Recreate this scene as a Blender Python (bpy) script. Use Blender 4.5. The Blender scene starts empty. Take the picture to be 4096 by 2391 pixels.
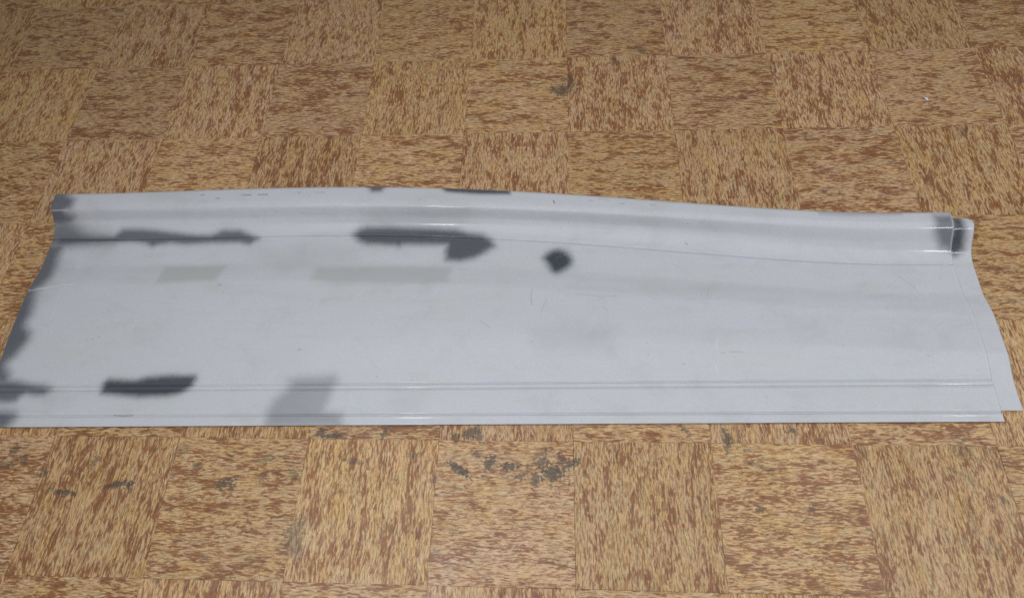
import bpy, bmesh, math, random
import numpy as np

random.seed(7); np.random.seed(7)
scene = bpy.context.scene
col = scene.collection

# ------------------------------------------------------------------ camera
cam_d = bpy.data.cameras.new('camera')
cam = bpy.data.objects.new('camera', cam_d); col.objects.link(cam)
cam.location = (-0.0465, -1.0361, 1.4685)
cam.rotation_euler = (0.494635, 0.054488, 0.027638)
cam_d.sensor_fit = 'HORIZONTAL'; cam_d.sensor_width = 36.0
cam_d.lens = 2648.63 / 4096 * 36.0
cam_d.clip_start = 0.05; cam_d.clip_end = 60
cam_d.dof.use_dof = True; cam_d.dof.focus_distance = 1.62; cam_d.dof.aperture_fstop = 3.2
scene.camera = cam

# ------------------------------------------------------------------ ambient light of the room
world = bpy.data.worlds.new('World'); scene.world = world; world.use_nodes = True
bg = world.node_tree.nodes['Background']
bg.inputs['Color'].default_value = (1.0, 0.965, 0.92, 1); bg.inputs['Strength'].default_value = 0.12

# ------------------------------------------------------------------ ceiling lamps and an added overhead fill (outside the picture)
def area(name, loc, sx, sy, power, color, rot=(0, 0, 0)):
    l = bpy.data.lights.new(name, 'AREA'); l.shape = 'RECTANGLE'; l.size = sx; l.size_y = sy
    l.energy = power; l.color = color
    o = bpy.data.objects.new(name, l); col.objects.link(o); o.location = loc; o.rotation_euler = rot
    return o
area('ceiling_bounce_fill', (1.05, -0.62, 2.4), 5.2, 1.9, 60, (0.96, 0.98, 1.0))  # unseen broad fill, added for soft overhead light like ceiling bounce
area('ceiling_lamp', (-0.85, -1.0, 2.35), 0.16, 0.5, 18, (0.93, 0.97, 1.0))
area('ceiling_lamp', (2.30, -1.05, 2.35), 0.16, 0.5, 14, (0.90, 0.95, 1.0))

vs = scene.view_settings
vs.view_transform = 'Standard'; vs.look = 'None'; vs.gamma = 1.0; vs.use_curve_mapping = False
vs.exposure = 0.0

# ------------------------------------------------------------------ helpers
class NT:
    def __init__(s, name):
        s.m = bpy.data.materials.new(name); s.m.use_nodes = True
        s.t = s.m.node_tree; s.t.nodes.clear()
        s.out = s.t.nodes.new('ShaderNodeOutputMaterial')
    def n(s, typ, **kw):
        o = s.t.nodes.new(typ)
        for k, v in kw.items(): setattr(o, k, v)
        return o
    def link(s, a, b): s.t.links.new(a, b)
    def setin(s, node, key, v):
        i = node.inputs[key]
        if hasattr(v, 'is_linked') or isinstance(v, bpy.types.NodeSocket): s.link(v, i)
        else: i.default_value = v
    def math(s, op, a, b=0.0, c=None, clamp=False):
        o = s.n('ShaderNodeMath', operation=op, use_clamp=clamp)
        s.setin(o, 0, a); s.setin(o, 1, b)
        if c is not None: s.setin(o, 2, c)
        return o.outputs[0]
    def vmath(s, op, a, b=(0, 0, 0)):
        o = s.n('ShaderNodeVectorMath', operation=op); s.setin(o, 0, a); s.setin(o, 1, b)
        return o.outputs['Value'] if op in ('LENGTH', 'DISTANCE', 'DOT_PRODUCT') else o.outputs['Vector']
    def ramp(s, v, a, b, lo=0.0, hi=1.0):
        o = s.n('ShaderNodeMapRange', interpolation_type='SMOOTHSTEP'); s.setin(o, 0, v)
        for i, x in zip((1, 2, 3, 4), (a, b, lo, hi)): s.setin(o, i, x)
        return o.outputs[0]
    def noise(s, vec, scale, detail=2.0, rough=0.5, dist=0.0):
        o = s.n('ShaderNodeTexNoise'); s.setin(o, 'Vector', vec)
        o.inputs['Scale'].default_value = scale; o.inputs['Detail'].default_value = detail
        o.inputs['Roughness'].default_value = rough; o.inputs['Distortion'].default_value = dist
        return o
    def mix(s, f, a, b, blend='MIX'):
        o = s.n('ShaderNodeMix', data_type='RGBA', blend_type=blend)
        s.setin(o, 0, f); s.setin(o, 6, a); s.setin(o, 7, b)
        return o.outputs[2]
    def bsdf(s, **kw):
        o = s.n('ShaderNodeBsdfPrincipled')
        for k, v in kw.items(): s.setin(o, k.replace('_', ' '), v)
        s.link(o.outputs[0], s.out.inputs['Surface']); return o
    def bump(s, h, strength, dist):
        o = s.n('ShaderNodeBump'); o.inputs['Strength'].default_value = strength
        o.inputs['Distance'].default_value = dist; s.link(h, o.inputs['Height']); return o.outputs[0]
def C(r, g, b): return (r, g, b, 1.0)
def S(r, g, b):     # sRGB 0..255 to linear
    f = lambda c: (c/12.92 if c <= .04045 else ((c+.055)/1.055)**2.4)
    return (f(r/255), f(g/255), f(b/255), 1.0)

# ------------------------------------------------------------------ floor tile material
T = 0.3048
SCUFFS = [  # x, y, length, width, angle, darkness : old rubber scuffs and smears on the tiles
 (-.047,-.680,.042,.030,-.6,.95),(-.01,-.662,.034,.012,.5,.9),(-.03,-.645,.02,.012,-.3,.6),(-.085,-.69,.012,.024,0,.8),(-.075,-.658,.030,.014,.3,.8),(-.10,-.672,.018,.012,1.2,.6),(-.254,-.676,.045,.011,-.6,.95),(-.186,-.660,.034,.013,1.0,.9),
 (-.141,-.667,.026,.009,0,.95),(-.781,-.713,.030,.012,.5,1.0),(-.765,-.72,.014,.009,-.9,.9),(-1.031,-.720,.050,.010,.15,.9),(-1.005,-.725,.02,.011,-.4,.9),(-1.157,-.739,.045,.009,-.1,.85),
 (-1.316,-.678,.030,.010,0,.7),(-1.308,-.647,.018,.016,.4,.7),(-1.276,-.666,.016,.016,.8,.7),(-.582,-.595,.018,.012,0,.9),(-.555,-.603,.040,.008,0,.9),
 (-.433,-.598,.018,.008,1.1,.8),(-.229,-.591,.030,.020,.8,.85),(-.213,-.606,.022,.012,1.5,.8),(-.266,-.604,.014,.010,1.5,.7),(.34,-.604,.034,.013,1.5,.85),(.335,-.585,.02,.01,1.3,.7),
 (.247,-.578,.028,.008,-.9,.7),(.408,-.661,.034,.009,-.4,.55),(-.075,-.639,.03,.008,.5,.7),(.486,-.579,.020,.011,.2,.8),(.839,-.613,.035,.026,1.2,.35),
 (.496,-.746,.013,.011,1.3,.7),(.891,-.72,.013,.007,-1.0,.6),(.818,-.668,.028,.006,-.4,.4),(.388,-.752,.012,.010,0,.8),(-.602,-.822,.030,.055,-.3,.55),(-.59,-.84,.02,.04,.3,.4),
 (-.015,.475,.060,.030,.2,.8),(.008,.507,.016,.034,0,.6),(.227,.636,.036,.014,-.8,.7),(1.091,.284,.026,.018,1,.45),(.6,.55,.05,.012,.2,.3),(-1.4,.1,.03,.01,.2,.4),(.15,.58,.05,.02,.1,.35),
 (-.70,-.66,.03,.01,.3,.5),(-.63,-.69,.03,.012,-.7,.5),(-.9,-.64,.03,.012,.1,.4),(.62,-.62,.03,.012,.5,.2),(-.36,-.645,.03,.008,.2,.45),(-.40,-.70,.014,.007,.8,.5),(-1.22,-.70,.03,.012,.3,.6),(-1.10,-.665,.02,.014,.9,.55),(-.86,-.675,.022,.008,-.3,.6),(-.70,-.70,.02,.009,1.1,.55),(-.50,-.66,.03,.009,-.2,.5),(-.12,-.69,.02,.014,.4,.75),(-.02,-.655,.026,.009,.2,.75),(-.22,-.64,.014,.012,.3,.6),(-.31,-.70,.014,.007,.1,.5)]
def tile_material():
    t = NT('streaked_vinyl_tile')
    tc = t.n('ShaderNodeTexCoord'); oi = t.n('ShaderNodeObjectInfo'); geo = t.n('ShaderNodeNewGeometry')
    rnd = oi.outputs['Random']
    off = t.n('ShaderNodeCombineXYZ')
    t.setin(off, 0, t.math('MULTIPLY', rnd, 37.0)); t.setin(off, 1, t.math('MULTIPLY', rnd, 91.0)); t.setin(off, 2, t.math('MULTIPLY', rnd, 53.0))
    p = t.vmath('ADD', t.vmath('MULTIPLY', tc.outputs['Object'], (1/T, 1/T, 0)), off.outputs[0])
    def st(ax, ay, o=0.0): return t.vmath('ADD', t.vmath('MULTIPLY', p, (ax, ay, 1)), (o, o*1.7, o*.3))
    wob = t.noise(st(3, 6, 2.2), 1.0, 3.0).outputs['Color']
    pw = t.vmath('ADD', p, t.vmath('MULTIPLY', t.vmath('SUBTRACT', wob, (.5, .5, .5)), (.08, .05, 0)))
    def sw(ax, ay, o=0.0): return t.vmath('ADD', t.vmath('MULTIPLY', pw, (ax, ay, 1)), (o, o*1.7, o*.3))
    cluster = t.noise(st(4.2, 12, 11.), 1.0, 4.0, .65).outputs['Fac']
    rnd2 = t.math('FRACT', t.math('MULTIPLY', rnd, 13.7))
    broad = t.noise(geo.outputs['Position'], 3.3, 3.0, .6).outputs['Fac']
    cl = t.math('ADD', t.math('MULTIPLY', t.math('SUBTRACT', cluster, .5), .80), t.ramp(rnd2, 0, 1, -.016, .016))
    cl = t.math('ADD', cl, t.math('MULTIPLY', t.math('SUBTRACT', broad, .5), .11))
    nA = t.noise(sw(14, 64, 3.1), 1.0, 4.0, .66, .3).outputs['Fac']
    nB = t.noise(sw(17, 82, 7.7), 1.0, 3.5, .66, .25).outputs['Fac']
    nC = t.noise(sw(18, 120, 13.3), 1.0, 2.5, .6).outputs['Fac']
    nD = t.noise(sw(14, 60, 21.9), 1.0, 3.5, .64, .25).outputs['Fac']
    nE = t.noise(sw(22, 130, 31.), 1.0, 2.0, .6).outputs['Fac']
    hue = t.noise(st(3, 5, 41.), 1.0, 3.0, .6).outputs['Fac']
    hue2 = t.noise(st(6, 16, 47.), 1.0, 3.0, .6).outputs['Fac']
    base = t.mix(t.ramp(hue, .35, .65), C(.49, .288, .106), C(.52, .318, .178))
    base = t.mix(t.ramp(hue2, .42, .70, 0, .65), base, C(.42, .315, .185))
    base = t.mix(t.ramp(nE, .42, .64, 0, .75), base, C(.66, .455, .24))
    pale = t.ramp(nD, .50, .66)
    base = t.mix(t.math('MULTIPLY', pale, .55), base, C(.58, .445, .25))
    redm = t.ramp(t.math('ADD', nA, cl), .475, .60)
    redc = t.mix(t.ramp(nE, .35, .65), C(.190, .058, .020), C(.255, .088, .034))
    base = t.mix(t.math('MULTIPLY', redm, .86), base, redc)
    brn = t.ramp(t.math('SUBTRACT', nB, t.math('MULTIPLY', cl, .30)), .50, .61)
    base = t.mix(t.math('MULTIPLY', brn, .64), base, C(.225, .092, .028))
    drk = t.ramp(t.math('ADD', nC, t.math('MULTIPLY', cl, .35)), .545, .66)
    base = t.mix(t.math('MULTIPLY', drk, .62), base, C(.088, .055, .045))
    gry = t.ramp(t.noise(st(7, 18, 61.), 1.0, 3.0, .6).outputs['Fac'], .62, .74)
    base = t.mix(t.math('MULTIPLY', gry, .42), base, C(.16, .14, .125))
    # each tile a little different in tone
    tone = t.ramp(rnd, 0, 1, .93, 1.06)
    tv = t.n('ShaderNodeCombineXYZ'); t.setin(tv, 0, tone); t.setin(tv, 1, tone)
    t.setin(tv, 2, t.math('MULTIPLY', tone, t.ramp(t.math('FRACT', t.math('MULTIPLY', rnd, 7.31)), 0, 1, .95, 1.06)))
    base = t.mix(1.0, base, tv.outputs[0], 'MULTIPLY')
    # scuffs, in floor position
    pos = geo.outputs['Position']
    jag = t.noise(pos, 150.0, 4.0, .72).outputs['Fac']; jag2 = t.noise(pos, 38.0, 2.0, .6).outputs['Fac']
    jj = t.math('ADD', t.math('MULTIPLY', t.math('SUBTRACT', jag, .5), 5.0), t.math('MULTIPLY', t.math('SUBTRACT', jag2, .5), 2.2))
    acc = None
    for x, y, L, Wd, a, k in SCUFFS:
        mp = t.n('ShaderNodeMapping', vector_type='TEXTURE')
        mp.inputs['Location'].default_value = (x, y, 0); mp.inputs['Rotation'].default_value = (0, 0, a)
        mp.inputs['Scale'].default_value = (L*.66, Wd*.72, 1); t.link(pos, mp.inputs['Vector'])
        d = t.math('ADD', t.vmath('LENGTH', mp.outputs[0]), jj)
        v = t.ramp(d, .75, 1.2, k*.95, 0)
        acc = v if acc is None else t.math('MAXIMUM', acc, v)
    base = t.mix(t.math('MULTIPLY', acc, .9), base, C(.058, .053, .048))
    # grime along the tile edges
    wp = t.n('ShaderNodeSeparateXYZ'); t.link(pos, wp.inputs[0])
    fx = t.math('ABSOLUTE', t.math('SUBTRACT', t.math('FRACT', t.math('ADD', t.math('MULTIPLY', wp.outputs[0], 1/T), 40.5)), .5))
    g = t.math('MULTIPLY', t.ramp(fx, .0045, .0012), t.ramp(jag2, .48, .70, .0, .4))
    base = t.mix(g, base, C(.07, .045, .03))
    rough = t.ramp(t.noise(pos, 9.0, 4.0, .6).outputs['Fac'], .3, .7, .40, .56)
    bh = t.math('ADD', t.math('MULTIPLY', nA, .5), t.math('MULTIPLY', jag, .5))
    t.bsdf(Base_Color=base, Roughness=rough, Specular_IOR_Level=.36, Normal=t.bump(bh, .12, .0006))
    return t.m

def plain(name, color, rough, vary=.25, scale=40):
    t = NT(name); tc = t.n('ShaderNodeTexCoord')
    n = t.noise(tc.outputs['Object'], scale, 4.0, .6).outputs['Fac']
    dark = tuple(c*(1-vary) for c in color[:3]) + (1,)
    t.bsdf(Base_Color=t.mix(t.ramp(n, .3, .7), dark, color), Roughness=rough)
    return t.m

M_tile = tile_material()
M_bed = plain('floor_adhesive', C(.035, .024, .016), .9)

# ------------------------------------------------------------------ floor and its tiles
def mesh_obj(name, bm, mat, parent=None):
    me = bpy.data.meshes.new(name); bm.to_mesh(me); bm.free(); me.materials.append(mat)
    o = bpy.data.objects.new(name, me); col.objects.link(o); o.parent = parent
    return o
def box_bm(x0, x1, y0, y1, z0, z1):
    bm = bmesh.new(); r = bmesh.ops.create_cube(bm, size=1.0)
    for v in bm.verts:
        v.co = ((x0+x1)/2+v.co.x*(x1-x0), (y0+y1)/2+v.co.y*(y1-y0), (z0+z1)/2+v.co.z*(z1-z0))
    return bm
U0, U1, V0, V1 = -10, 8, -6, 6
floor = mesh_obj('floor', box_bm(U0*T-.01, U1*T+.01, V0*T-.01, V1*T+.01, -.05, -.0032), M_bed)
floor['kind'] = 'structure'
def tile_mesh():
    a = T/2 - .00008; b = a - .00018
    bm = bmesh.new()
    rings = []
    for r, z in ((a, -.0032), (a, -.0004), (b, 0.0)):
        rings.append([bm.verts.new((sx*r, sy*r, z)) for sx, sy in ((-1,-1),(1,-1),(1,1),(-1,1))])
    for k in (0, 1):
        for i in range(4):
            j = (i+1) % 4
            bm.faces.new((rings[k][i], rings[k][j], rings[k+1][j], rings[k+1][i]))
    bm.faces.new(rings[2])
    me = bpy.data.meshes.new('tile'); bm.to_mesh(me); bm.free(); me.materials.append(M_tile)
    return me
tm = tile_mesh()
for u in range(U0, U1):
    for v in range(V0, V1):
        o = bpy.data.objects.new('tile', tm); col.objects.link(o); o.parent = floor
        o.location = ((u+.5)*T + random.uniform(-.0002, .0002), (v+.5)*T + random.uniform(-.0001, .0001), random.uniform(-.0004, 0))
        vertical = (u + v) % 2 != 0
        turn = (math.pi/2 if vertical else 0.0) + random.choice((0, math.pi))
        o.rotation_euler = (random.uniform(-.0008, .0008), random.uniform(-.0008, .0008), turn + random.uniform(-.0015, .0015))

# ------------------------------------------------------------------ the sheet-metal panel
XS = [-1.419, -1.2223, -1.0255, -0.8288, -0.632, -0.4353, -0.2385, -0.0418, 0.155, 0.3517, 0.5485, 0.7452, 0.942]
K = {"top": [0.0473, 0.0492, 0.0546, 0.0593, 0.0605, 0.0563, 0.0463, 0.0309, 0.0116, -0.009, -0.0276, -0.0398, -0.0407],
     "crest": [0.0076, 0.0053, 0.0066, 0.0085, 0.0085, 0.0051, -0.0025, -0.0144, -0.0295, -0.0463, -0.0621, -0.0736, -0.0762],
     "face": [-0.0181, -0.0171, -0.0157, -0.0142, -0.0136, -0.0156, -0.0216, -0.0326, -0.0486, -0.0685, -0.0891, -0.1054, -0.1096],
     "foot": [-0.0423, -0.0403, -0.0352, -0.0302, -0.0278, -0.0299, -0.0375, -0.0507, -0.0687, -0.0894, -0.1095, -0.1244, -0.1279],
     "groove": [-0.0645, -0.0673, -0.0645, -0.0606, -0.0591, -0.0623, -0.0712, -0.0856, -0.1042, -0.1247, -0.1437, -0.1566, -0.1581],
     "bend": [-0.2306, -0.215, -0.2072, -0.2053, -0.2079, -0.2142, -0.2236, -0.2357, -0.2498, -0.2653, -0.2808, -0.2945, -0.3038],
     "bead": [-0.5, -0.4971, -0.4942, -0.4913, -0.4884, -0.4856, -0.4828, -0.4801, -0.4773, -0.4746, -0.472, -0.4694, -0.4668],
     "lipgroove": [-0.5671, -0.5644, -0.5617, -0.5589, -0.5562, -0.5535, -0.5508, -0.548, -0.5453, -0.5426, -0.5398, -0.5371, -0.5344],
     "bottom": [-0.5929, -0.5897, -0.5864, -0.5831, -0.5799, -0.5767, -0.5735, -0.5704, -0.5672, -0.5641, -0.561, -0.5579, -0.5549]}
ZK = dict(top=.063, crest=.0583, face=.030, foot=.0185, groove=.012, valley=.0108, bend=.0226, field=.0226, bead=.0105, lipgroove=.0082, bottom=.0075)
# primer spots: channel (0 dark primer, 1 thin greenish overspray), strength, soft edge in metres, outline on the panel
SPOTS = [
 [0,0.8,0.007,[[-1.4647,0.0625],[-1.3925,0.0559],[-1.359,0.0316],[-1.3613,0.0101],[-1.3797,-0.0007],[-1.3584,-0.0085],[-1.3723,-0.021],[-1.4002,-0.029],[-1.457,-0.0286]]],
 [0,0.72,0.01,[[-1.4573,-0.0178],[-1.3818,-0.0182],[-1.3563,-0.0292],[-1.3305,-0.0432],[-1.2593,-0.0575],[-1.2386,-0.0685],[-1.2426,-0.0769],[-1.3711,-0.0843],[-1.4431,-0.0938]]],
 [0,0.8,0.005,[[-1.4106,-0.0517],[-1.247,-0.0567],[-1.2219,-0.0381],[-1.1695,-0.0368],[-1.0883,-0.0452],[-1.013,-0.0558],[-0.9735,-0.0544],[-0.939,-0.0406],[-0.8931,-0.0418],[-0.8546,-0.0581],[-0.8369,-0.0647],[-0.8515,-0.0761],[-0.8592,-0.0836],[-0.8875,-0.0775],[-0.9542,-0.0771],[-1.0387,-0.0809],[-1.0824,-0.0769],[-1.1147,-0.0827],[-1.1285,-0.0892],[-1.1531,-0.0765],[-1.1943,-0.0722],[-1.2861,-0.0765],[-1.403,-0.0823]]],
 [0,0.8,0.009,[[-1.4727,-0.0801],[-1.3815,-0.0808],[-1.3833,-0.1208],[-1.3802,-0.1515],[-1.3772,-0.184],[-1.3857,-0.2116],[-1.3949,-0.227],[-1.3924,-0.2562],[-1.3856,-0.2973],[-1.3895,-0.322],[-1.3812,-0.369],[-1.4003,-0.398],[-1.4576,-0.3982],[-1.4727,-0.2784]]],
 [0,0.8,0.008,[[-1.5246,-0.261],[-1.3994,-0.2612],[-1.3908,-0.299],[-1.3899,-0.3296],[-1.3678,-0.3531],[-1.365,-0.3705],[-1.3741,-0.3908],[-1.3845,-0.4109],[-1.3987,-0.428],[-1.4005,-0.4393],[-1.3844,-0.4616],[-1.3825,-0.4837],[-1.4415,-0.4841]]],
 [0,0.8,0.006,[[-1.4864,-0.4775],[-1.3844,-0.4782],[-1.3559,-0.4794],[-1.32,-0.4865],[-1.2855,-0.4898],[-1.2648,-0.4979],[-1.2783,-0.5117],[-1.2974,-0.5126],[-1.3238,-0.5085],[-1.335,-0.5162],[-1.3445,-0.5285],[-1.3657,-0.5314],[-1.4646,-0.5349]]],
 [0,0.8,0.008,[[-1.4568,-0.5551],[-1.3575,-0.5542],[-1.335,-0.5593],[-1.3291,-0.5725],[-1.3339,-0.583],[-1.3471,-0.5989],[-1.4397,-0.5999]]],
 [0,0.93,0.005,[[-1.1337,-0.4928],[-1.134,-0.4819],[-1.1241,-0.4731],[-1.0574,-0.4754],[-1.0295,-0.4662],[-1.0028,-0.4633],[-0.9116,-0.4613],[-0.9071,-0.4695],[-0.9137,-0.4885],[-0.9357,-0.5044],[-0.9662,-0.5122],[-1.0358,-0.5154],[-1.0861,-0.511],[-1.1327,-0.5059]]],
 [0,0.42,0.007,[[-0.677,-0.4973],[-0.669,-0.4812],[-0.6734,-0.4705],[-0.6129,-0.4647],[-0.5683,-0.4604],[-0.561,-0.4751],[-0.5676,-0.4858],[-0.5698,-0.5072],[-0.5799,-0.5467],[-0.5377,-0.5515],[-0.5338,-0.5821],[-0.7119,-0.5839],[-0.7138,-0.5506],[-0.7118,-0.5401],[-0.7024,-0.5189]]],
 [0,0.25,0.009,[[-0.6787,-0.4705],[-0.5654,-0.4617],[-0.5607,-0.4778],[-0.5728,-0.4859],[-0.6735,-0.4866]]],
 [0,0.88,0.006,[[-0.5786,-0.0539],[-0.5619,-0.0402],[-0.5415,-0.0342],[-0.4761,-0.0349],[-0.4018,-0.0388],[-0.2987,-0.0448],[-0.2691,-0.055],[-0.2311,-0.0605],[-0.2105,-0.0736],[-0.1983,-0.0931],[-0.2206,-0.112],[-0.2514,-0.1292],[-0.2881,-0.1384],[-0.3226,-0.1365],[-0.3259,-0.1079],[-0.3242,-0.0886],[-0.3693,-0.0881],[-0.4424,-0.0868],[-0.4507,-0.0922],[-0.4628,-0.0889],[-0.5367,-0.085],[-0.5613,-0.076]]],
 [0,0.14,0.01,[[-0.515,-0.0053],[-0.502,-0.0003],[-0.3544,0.0],[-0.2679,-0.0087],[-0.2843,-0.0288],[-0.5358,-0.0312],[-0.5478,-0.027]]],
 [0,0.97,0.006,[[-0.0692,-0.1318],[-0.0593,-0.1194],[-0.0466,-0.1107],[-0.031,-0.1064],[-0.0155,-0.1104],[-0.0029,-0.1212],[0.0033,-0.1379],[-0.0005,-0.1524],[-0.0118,-0.1636],[-0.0258,-0.1732],[-0.0378,-0.1765],[-0.0481,-0.1707],[-0.0551,-0.1575],[-0.0621,-0.145]]],
 [0,0.72,0.006,[[0.9018,-0.0458],[0.9435,-0.0462],[0.9454,-0.0852],[0.9456,-0.1181],[0.917,-0.1166],[0.898,-0.0866]]],
 [0,0.95,0.006,[[0.9452,-0.0446],[0.966,-0.0497],[0.9718,-0.0814],[0.9729,-0.1159],[0.9531,-0.1327],[0.9365,-0.118]]],
 [0,0.85,0.004,[[-0.5436,0.0678],[-0.4958,0.0671],[-0.5056,0.0498],[-0.5293,0.0487]]],
 [0,0.9,0.003,[[-0.344,0.0611],[-0.1592,0.0476],[-0.1588,0.0348],[-0.24,0.0367],[-0.3282,0.0458]]],
 [0,0.3,0.003,[[0.6196,-0.0277],[0.8256,-0.0351],[0.8236,-0.0433],[0.6911,-0.045],[0.6256,-0.0386]]],
 [1,1,0.004,[[-1.0732,-0.1536],[-0.9064,-0.1512],[-0.92,-0.1999],[-1.0752,-0.2077]]],
 [1,0.9,0.005,[[-0.6594,-0.159],[-0.6659,-0.1989],[-0.5945,-0.2129],[-0.4256,-0.2121],[-0.3147,-0.2077],[-0.3062,-0.1587],[-0.4634,-0.1571]]],
 [1,0.6,0.012,[[-0.0943,-0.3424],[0.1021,-0.3372],[0.0873,-0.3916],[-0.0808,-0.3865]]],
 [1,0.18,0.012,[[-0.0025,-0.1878],[0.5247,-0.2147],[0.4859,-0.2636],[0.1721,-0.2561],[0.0127,-0.237]]],
 [1,0.4,0.01,[[-0.4164,-0.5007],[-0.3469,-0.4949],[-0.3529,-0.5472],[-0.4189,-0.5529]]],
 [1,0.5,0.01,[[-0.6686,-0.1466],[-0.7467,-0.1788],[-0.8253,-0.1041],[-0.5889,-0.0927],[-0.555,-0.1316]]],
 [0,0.35,0.006,[[-0.714,-0.5571],[-0.537,-0.5566],[-0.5334,-0.5847],[-0.7114,-0.5865]]]]
# scratches, nicks and a painted edge catch light: channel (0 dark, 2 bright bare scratch and catch light), width, strength, polyline
NICKS_AND_EDGE_LIGHT = [
 [2,0.0016,0.8,[[-1.4169,-0.2311],[-1.3546,-0.218],[-1.2939,-0.2073]]],
 [2,0.0012,0.4,[[-1.327,-0.2241],[-1.3273,-0.2563],[-1.3248,-0.3036]]],
 [2,0.0015,0.5,[[-1.4191,0.0026],[-1.3718,0.0027]]],
 [2,0.0015,0.8,[[0.344,-0.3622],[0.339,-0.3755],[0.3391,-0.3888]]],
 [2,0.0012,0.6,[[0.3324,-0.4306],[0.3342,-0.4435]]],
 [2,0.0012,0.3,[[-1.0987,-0.3169],[-1.1042,-0.3608],[-1.104,-0.4038]]],
 [0,0.0015,0.55,[[0.295,-0.0913],[0.2997,-0.0958]]],
 [0,0.0016,0.8,[[-0.0435,0.0116],[-0.0407,0.0033]]],
 [0,0.0013,0.45,[[0.0728,0.0153],[0.1009,0.0115]]],
 [0,0.0013,0.45,[[0.1314,0.0008],[0.1397,-0.0014]]],
 [0,0.0013,0.45,[[0.2037,-0.0047],[0.2175,-0.0059]]],
 [0,0.0013,0.45,[[0.0501,0.0122],[0.0585,0.0094]]],
 [0,0.0012,0.6,[[-1.0027,0.0429],[-0.9839,0.0413]]],
 [0,0.0012,0.6,[[-0.8959,0.0437],[-0.8619,0.0411]]],
 [0,0.0012,0.6,[[-0.8409,0.0419],[-0.8169,0.0434]]],
 [0,0.0012,0.6,[[-0.9576,0.033],[-0.9482,0.0322]]],
 [0,0.0012,0.5,[[-0.8423,0.043],[-0.8165,0.0427]]],
 [0,0.0012,0.5,[[-0.7327,0.0469],[-0.7173,0.0449]]],
 [0,0.0012,0.5,[[-0.6904,0.046],[-0.6604,0.0466]]],
 [0,0.0013,0.5,[[-0.9921,-0.233],[-0.989,-0.234]]],
 [0,0.0013,0.5,[[-0.9084,-0.214],[-0.901,-0.2147]]],
 [0,0.0013,0.5,[[-0.8922,-0.2336],[-0.8893,-0.2336]]],
 [0,0.0012,0.3,[[-0.0983,-0.2306],[-0.0994,-0.2524],[-0.0978,-0.2737]]],
 [0,0.0014,0.2,[[0.0125,-0.2436],[0.066,-0.2498],[0.1193,-0.2499]]],
 [0,0.0012,0.5,[[0.2592,-0.4262],[0.2601,-0.4273]]],
 [0,0.0011,0.5,[[-1.0854,-0.5611],[-1.0636,-0.562],[-1.0398,-0.5607]]],
 [2,0.0022,0.55,[[0.9415,-0.045],[0.9418,-0.2],[0.9416,-0.35],[0.942,-0.553]]],  # edge above the flange: catch light painted into the colour, with some wear
 [2,0.001,0.35,[[-1.4185,-0.03],[-1.4185,-0.2],[-1.4185,-0.5]]]]

for _i in range(34):        # fine handling scratches
    _x, _y = random.uniform(-1.35, .9), random.uniform(-.54, -.12); _a = random.gauss(.3, .9); _l = random.uniform(.01, .07)
    NICKS_AND_EDGE_LIGHT.append([2 if _i % 3 else 0, random.uniform(.0006, .0011), random.uniform(.12, .34),
                  [[_x, _y], [_x+_l*.5*math.cos(_a), _y+_l*.5*math.sin(_a)+.001], [_x+_l*math.cos(_a), _y+_l*math.sin(_a)]]])

def cubic(xs, ys, x):
    """natural-looking smooth curve through knots (finite-difference Hermite)"""
    xs = np.asarray(xs); ys = np.asarray(ys); m = np.gradient(ys, xs)
    i = np.clip(np.searchsorted(xs, x) - 1, 0, len(xs)-2); h = xs[i+1]-xs[i]; t = (x-xs[i])/h
    return ((2*t**3-3*t**2+1)*ys[i] + (t**3-2*t**2+t)*h*m[i] + (-2*t**3+3*t**2)*ys[i+1] + (t**3-t**2)*h*m[i+1])

def keylines(x):
    """y and z of every character line of the pressing at length x (arrays: line, column)"""
    xc = np.clip(x, XS[0], XS[-1]); ex = (x - xc)
    Y = {k: cubic(XS, v, xc) + ex*(-.0) for k, v in K.items()}
    Y['valley'] = Y['groove'] + (Y['bend']-Y['groove'])*.52
    Y['knee'] = Y['bend'] + .030
    Y['field'] = Y['bend'] - .085
    Y['roll'] = Y['top'] + (Y['crest']-Y['top'])*.55
    order = ['top', 'roll', 'crest', 'face', 'foot', 'groove', 'valley', 'knee', 'bend', 'field', 'bead', 'lipgroove', 'bottom']
    Z = dict(ZK); Z['knee'] = .0184; Z['roll'] = .0627
    return order, np.array([Y[k] for k in order]), np.array([Z[k] for k in order]), Y

def profile(Yk, Zk, Yq):
    """PCHIP height through the character lines; Yk (k,c) falling, Yq (r,c)"""
    s = -Yk; q = -Yq; n = len(Zk)
    h = np.diff(s, axis=0); d = np.diff(Zk)[:, None]/h
    m = np.zeros_like(s)
    w1 = 2*h[1:]+h[:-1]; w2 = h[1:]+2*h[:-1]
    ok = d[1:]*d[:-1] > 0
    with np.errstate(divide='ignore', invalid='ignore'):
        hm = (w1+w2)/(w1/d[:-1]+w2/d[1:])
    m[1:-1] = np.where(ok, hm, 0); m[0] = d[0]*.5; m[-1] = d[-1]
    out = np.zeros_like(q)
    for k in range(n-1):
        a, b = s[k], s[k+1]
        msk = (q >= a) & (q <= b) if k else (q <= b)
        if k == n-2: msk = q >= a
        t = np.clip((q-a)/(b-a), 0, 1); hh = b-a
        z = (2*t**3-3*t**2+1)*Zk[k] + (t**3-2*t**2+t)*hh*m[k] + (-2*t**3+3*t**2)*Zk[k+1] + (t**3-t**2)*hh*m[k+1]
        out = np.where(msk, z, out)
    return out

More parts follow.
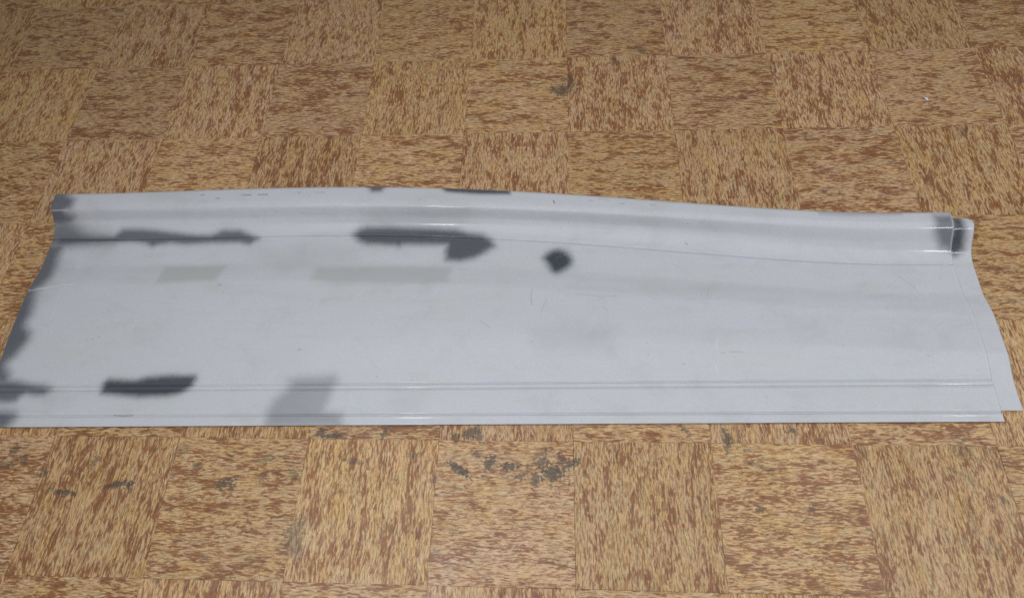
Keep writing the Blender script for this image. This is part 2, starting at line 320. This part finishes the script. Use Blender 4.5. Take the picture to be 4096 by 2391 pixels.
def fieldnoise(x, y, fx, fy, seed):
    rs = np.random.RandomState(seed); g = rs.rand(64, 64)
    a = x*fx+17.3; b = y*fy+9.1
    i = np.floor(a).astype(int); j = np.floor(b).astype(int); u = a-i; v = b-j
    u = u*u*(3-2*u); v = v*v*(3-2*v)
    G = lambda p, q: g[p % 64, q % 64]
    return (G(i, j)*(1-u)+G(i+1, j)*u)*(1-v) + (G(i, j+1)*(1-u)+G(i+1, j+1)*u)*v - .5

def relief(x, Yq, Y):
    g = lambda d, s: np.exp(-(d/s)**2)
    dz = np.zeros_like(Yq)
    d = Yq - Y['groove']
    grow = np.clip((x+1.6)/.8, .55, 1)
    dz -= .0048*g(d, .0020)
    left = np.clip((-.35-x)/.25, 0, 1)
    dz -= .0007*left*g(d-.011, .0014)
    d = Yq - Y['bead']
    dz += .0016*np.clip(1-(d/.0068)**2, 0, 1)**1.0
    dz -= .0024*(g(d-.0072, .0016)+g(d+.0072, .0016))
    d = Yq - Y['lipgroove']
    dz -= .0032*g(d, .0019)
    dz += .0011*g(d+.0055, .0026)
    xx = np.broadcast_to(x, Yq.shape)
    dz += .0007*fieldnoise(xx, Yq, 2.4, 7, 3) + .0003*fieldnoise(xx, Yq, 7, 16, 5) + .00008*fieldnoise(xx, Yq, 30, 45, 9)
    return dz

def rows_for(Y):
    spec = [(Y['top'], 12), (Y['crest'], 14), (Y['face'], 12), (Y['foot'], 8), (Y['groove']+.016, 30), (Y['groove']-.008, 24),
            (Y['knee']+.004, 10), (Y['bend'], 8), (Y['bend']-.02, 52), (Y['bead']+.014, 36), (Y['bead']-.014, 12),
            (Y['lipgroove']+.008, 26), (Y['lipgroove']-.012, 8), (Y['bottom'], 0)]
    R = []
    for (a, n), (b, _) in zip(spec[:-1], spec[1:]):
        for i in range(n): R.append(a + (b-a)*i/n)
    R.append(spec[-1][0])
    return np.array(R)

def poly_sd(px, py, poly):
    P = np.array(poly); Q = np.roll(P, -1, axis=0)
    d2 = np.full(px.shape, 1e9); ins = np.zeros(px.shape, bool)
    for (ax, ay), (bx, by) in zip(P, Q):
        ex, ey = bx-ax, by-ay
        t = np.clip(((px-ax)*ex+(py-ay)*ey)/(ex*ex+ey*ey+1e-12), 0, 1)
        d2 = np.minimum(d2, (px-ax-t*ex)**2+(py-ay-t*ey)**2)
        c = ((ay > py) != (by > py))
        with np.errstate(divide='ignore', invalid='ignore'):
            c &= px < (bx-ax)*(py-ay)/(by-ay+1e-15)+ax
        ins ^= c
    return np.where(ins, -1, 1)*np.sqrt(d2)

def paint(x, y):
    """primer, overspray, scratch and painted edge catch light amounts on the sheet"""
    rgba = np.zeros(x.shape+(4,), np.float32); rgba[..., 3] = 1
    wob = .0022*fieldnoise(x, y, 26, 34, 21) + .0010*fieldnoise(x, y, 110, 150, 22)
    spray = .5*fieldnoise(x, y, 500, 700, 23)
    for ch, s, soft, poly in SPOTS:
        P = np.array(poly); mg = .06
        box = (x > P[:,0].min()-mg) & (x < P[:,0].max()+mg) & (y > P[:,1].min()-mg) & (y < P[:,1].max()+mg)
        if not box.any(): continue
        d = poly_sd(x[box], y[box], poly) + wob[box]*(.6 if soft < .005 else 1)
        w = soft*2.5
        t = np.clip((w*1.1 - d)/(2*w) + spray[box]*.16, 0, 1); t = t*t*(3-2*t)
        h = np.clip((w*2.2 - d)/(4.2*w), 0, 1); h = h*h*(3-2*h)          # thin overspray halo
        t = np.clip(.80*t + .24*h*(1+spray[box]), 0, 1)*s
        rgba[..., ch][box] = 1-(1-rgba[..., ch][box])*(1-t) if ch else np.maximum(rgba[..., ch][box], t) + .25*np.minimum(rgba[..., ch][box], t)*(1-np.maximum(rgba[..., ch][box], t))
    for ch, w, s, line in NICKS_AND_EDGE_LIGHT:
        for (ax, ay), (bx, by) in zip(line[:-1], line[1:]):
            box = (x > min(ax, bx)-.01) & (x < max(ax, bx)+.01) & (y > min(ay, by)-.01) & (y < max(ay, by)+.01)
            if not box.any(): continue
            ex, ey = bx-ax, by-ay
            t = np.clip(((x[box]-ax)*ex+(y[box]-ay)*ey)/(ex*ex+ey*ey+1e-12), 0, 1)
            d = np.hypot(x[box]-ax-t*ex, y[box]-ay-t*ey)
            v = s*np.clip(1.6-d/w, 0, 1)*np.clip(.75+spray[box], 0, 1)
            rgba[..., ch][box] = np.maximum(rgba[..., ch][box], v)
    return rgba

def panel_material():
    t = NT('grey_electrocoat_primer')
    at = t.n('ShaderNodeAttribute', attribute_name='paint'); sp = t.n('ShaderNodeSeparateColor'); t.link(at.outputs['Color'], sp.inputs[0])
    tc = t.n('ShaderNodeTexCoord'); o = tc.outputs['Object']
    cloud = t.noise(t.vmath('MULTIPLY', o, (3.0, 9, 9)), 1.0, 4.0, .6).outputs['Fac']
    fine = t.noise(o, 260.0, 3.0, .6).outputs['Fac']
    streak = t.noise(t.vmath('MULTIPLY', o, (5, 60, 60)), 1.0, 3.0, .6).outputs['Fac']
    base = t.mix(t.ramp(cloud, .3, .7), C(.505, .515, .525), C(.528, .530, .582))
    base = t.mix(t.ramp(streak, .52, .75, 0, .5), base, C(.45, .462, .445))
    base = t.mix(t.ramp(fine, .35, .75, 0, .18), base, C(.47, .485, .51))
    spk = t.noise(o, 300.0, 3.0, .75)
    base = t.mix(t.ramp(spk.outputs['Fac'], .48, .66, 0, .34), base, C(.37, .385, .415))
    base = t.mix(t.ramp(spk.outputs['Fac'], .46, .34, 0, .35), base, C(.62, .645, .69))
    tint = t.noise(o, 42.0, 3.0, .6).outputs['Fac']
    base = t.mix(t.ramp(tint, .42, .66, 0, .45), base, C(.515, .505, .575))
    base = t.mix(t.ramp(tint, .46, .30, 0, .35), base, C(.475, .53, .53))
    grime = t.noise(t.vmath('MULTIPLY', o, (7, 11, 7)), 1.0, 6.0, .72, .4).outputs['Fac']
    base = t.mix(t.ramp(grime, .48, .72, 0, .45), base, C(.405, .415, .415))
    base = t.mix(t.math('MULTIPLY', sp.outputs[1], .62), base, C(.355, .37, .36))
    dots = t.noise(o, 120.0, 2.0, .5).outputs['Fac']
    base = t.mix(t.ramp(dots, .735, .77, 0, .55), base, C(.24, .24, .24))
    pr = t.mix(t.ramp(fine, .35, .7), C(.024, .030, .043), C(.036, .043, .058))
    base = t.mix(sp.outputs[0], base, pr)
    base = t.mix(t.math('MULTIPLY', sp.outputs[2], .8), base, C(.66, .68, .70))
    rough = t.math('ADD', t.ramp(cloud, .3, .7, .50, .58), t.math('MULTIPLY', sp.outputs[0], .06))
    rough = t.math('ADD', rough, t.ramp(fine, .3, .7, 0, .05))
    orange = t.noise(o, 420.0, 2.0, .5).outputs['Fac']
    t.bsdf(Base_Color=base, Roughness=rough, Specular_IOR_Level=.35, Coat_Weight=.24, Coat_Roughness=.09, Coat_IOR=1.5, Normal=t.bump(orange, .06, .0005))
    return t.m
M_panel = panel_material()

def sheet(name, X, Yg, Zg, parent, thick):
    r, c = Yg.shape
    xx = np.broadcast_to(X, Yg.shape)
    co = np.stack([xx, Yg, Zg], -1).reshape(-1, 3).astype(np.float32)
    idx = np.arange(r*c).reshape(r, c)
    f = np.stack([idx[:-1, :-1], idx[1:, :-1], idx[1:, 1:], idx[:-1, 1:]], -1).reshape(-1, 4)
    me = bpy.data.meshes.new(name)
    me.vertices.add(len(co)); me.vertices.foreach_set('co', co.ravel())
    me.loops.add(f.size); me.loops.foreach_set('vertex_index', f.ravel().astype(np.int32))
    me.polygons.add(len(f)); me.polygons.foreach_set('loop_start', (np.arange(len(f))*4).astype(np.int32))
    me.polygons.foreach_set('loop_total', np.full(len(f), 4, np.int32))
    me.polygons.foreach_set('use_smooth', np.ones(len(f), bool))
    me.update(calc_edges=True)
    ca = me.color_attributes.new('paint', 'FLOAT_COLOR', 'POINT')
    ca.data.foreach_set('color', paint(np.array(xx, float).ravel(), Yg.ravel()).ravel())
    me.materials.append(M_panel)
    o = bpy.data.objects.new(name, me); col.objects.link(o); o.parent = parent
    s = o.modifiers.new('thickness', 'SOLIDIFY'); s.thickness = thick; s.offset = -1; s.use_rim = True
    return o

panel = bpy.data.objects.new('body_panel', None); col.objects.link(panel)
panel['label'] = 'long pale grey primed car body panel with dark primer spots lying on the tiles'
panel['category'] = 'car panel'

# main pressing
NX = 1050
X = np.linspace(-1.419, .9425, NX)
order, Yk, Zk, Y = keylines(X)
R = rows_for(Y); Zr = profile(Yk, Zk, R) + relief(X, R, Y)
# rolled-over rear edge, turned down to the floor behind
y0, z0 = R[0], Zr[0]
back = [(y0+.0125, np.full(NX, .0012)), (y0+.0122, z0*.5), (y0+.0115, z0-.011), (y0+.0085, z0-.0050), (y0+.0045, z0-.0014)]
hem = [(R[-1]-.0010, Zr[-1]-.0009), (R[-1]-.0012, Zr[-1]-.0018)]
Yg = np.vstack([np.array([b[0] for b in back]), R, np.array([h[0] for h in hem])])
Zg = np.vstack([np.array([b[1] for b in back]), Zr, np.array([h[1] for h in hem])])
# hand-cut left end is a hair uneven
Xg = np.broadcast_to(X, Yg.shape).copy()
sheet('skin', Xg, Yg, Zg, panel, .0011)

# stepped-down joining flange at the right end
XF = np.linspace(.915, .993, 40)
order, Yk, Zk, Y = keylines(XF)
R = rows_for(Y)
top_y, bot_y = R[0]-.010, -.529
R = bot_y + (R - R[-1])*(top_y-bot_y)/(R[0]-R[-1])
Zf = profile(Yk, Zk, R) - .0058 + .0006*fieldnoise(np.broadcast_to(XF, R.shape), R, 20, 14, 31)
Zf = np.maximum(Zf, .0014)
fr = np.clip((XF-.975)/.018, 0, 1)**2          # rounded top corner
Rg = R - (fr*.010)*np.clip((R-(R[0]-.03))/.03, 0, 1)
sheet('joining_flange', np.broadcast_to(XF, Rg.shape), Rg, Zf, panel, .0009)

# ------------------------------------------------------------------ crumbs on the floor
def crumb(name, loc, pts, h, mat, label, cat, rot):
    bm = bmesh.new()
    lo = [bm.verts.new((x, y, 0)) for x, y in pts]; hi = [bm.verts.new((x*.75, y*.8, h*(1+.3*math.sin(i*2.1)))) for i, (x, y) in enumerate(pts)]
    n = len(pts)
    bm.faces.new(lo[::-1]); bm.faces.new(hi)
    for i in range(n): bm.faces.new((lo[i], lo[(i+1) % n], hi[(i+1) % n], hi[i]))
    o = mesh_obj(name, bm, mat); o.location = loc; o.rotation_euler = (0, 0, rot)
    o['label'] = label; o['category'] = cat
    return o
M_white = plain('white_paint_flake', C(.75, .75, .78), .5, .1, 300)
M_red = plain('red_plastic_crumb', C(.62, .05, .02), .4, .15, 300)
M_yel = plain('orange_crumb', C(.50, .24, .03), .5, .15, 300)
crumb('paint_flake', (1.029, .407, .0002), [(-.008,-.003),(.001,-.005),(.006,-.002),(.009,.002),(.002,.003),(-.005,.001)], .0012, M_white,
      'tiny white flake lying on the tiles behind the right end of the panel', 'flake', 1.9)
crumb('plastic_crumb', (.227, -.786, .0002), [(-.004,-.002),(.002,-.0025),(.0045,0),(.002,.002),(-.003,.002)], .0018, M_red,
      'tiny bright red crumb on a tile in front of the panel', 'crumb', 1.4)
crumb('plastic_crumb', (.098, -.651, .0002), [(-.003,-.002),(.002,-.0025),(.0035,0),(.001,.002),(-.003,.002)], .0015, M_yel,
      'tiny orange crumb on a tile just in front of the panel', 'crumb', .3)
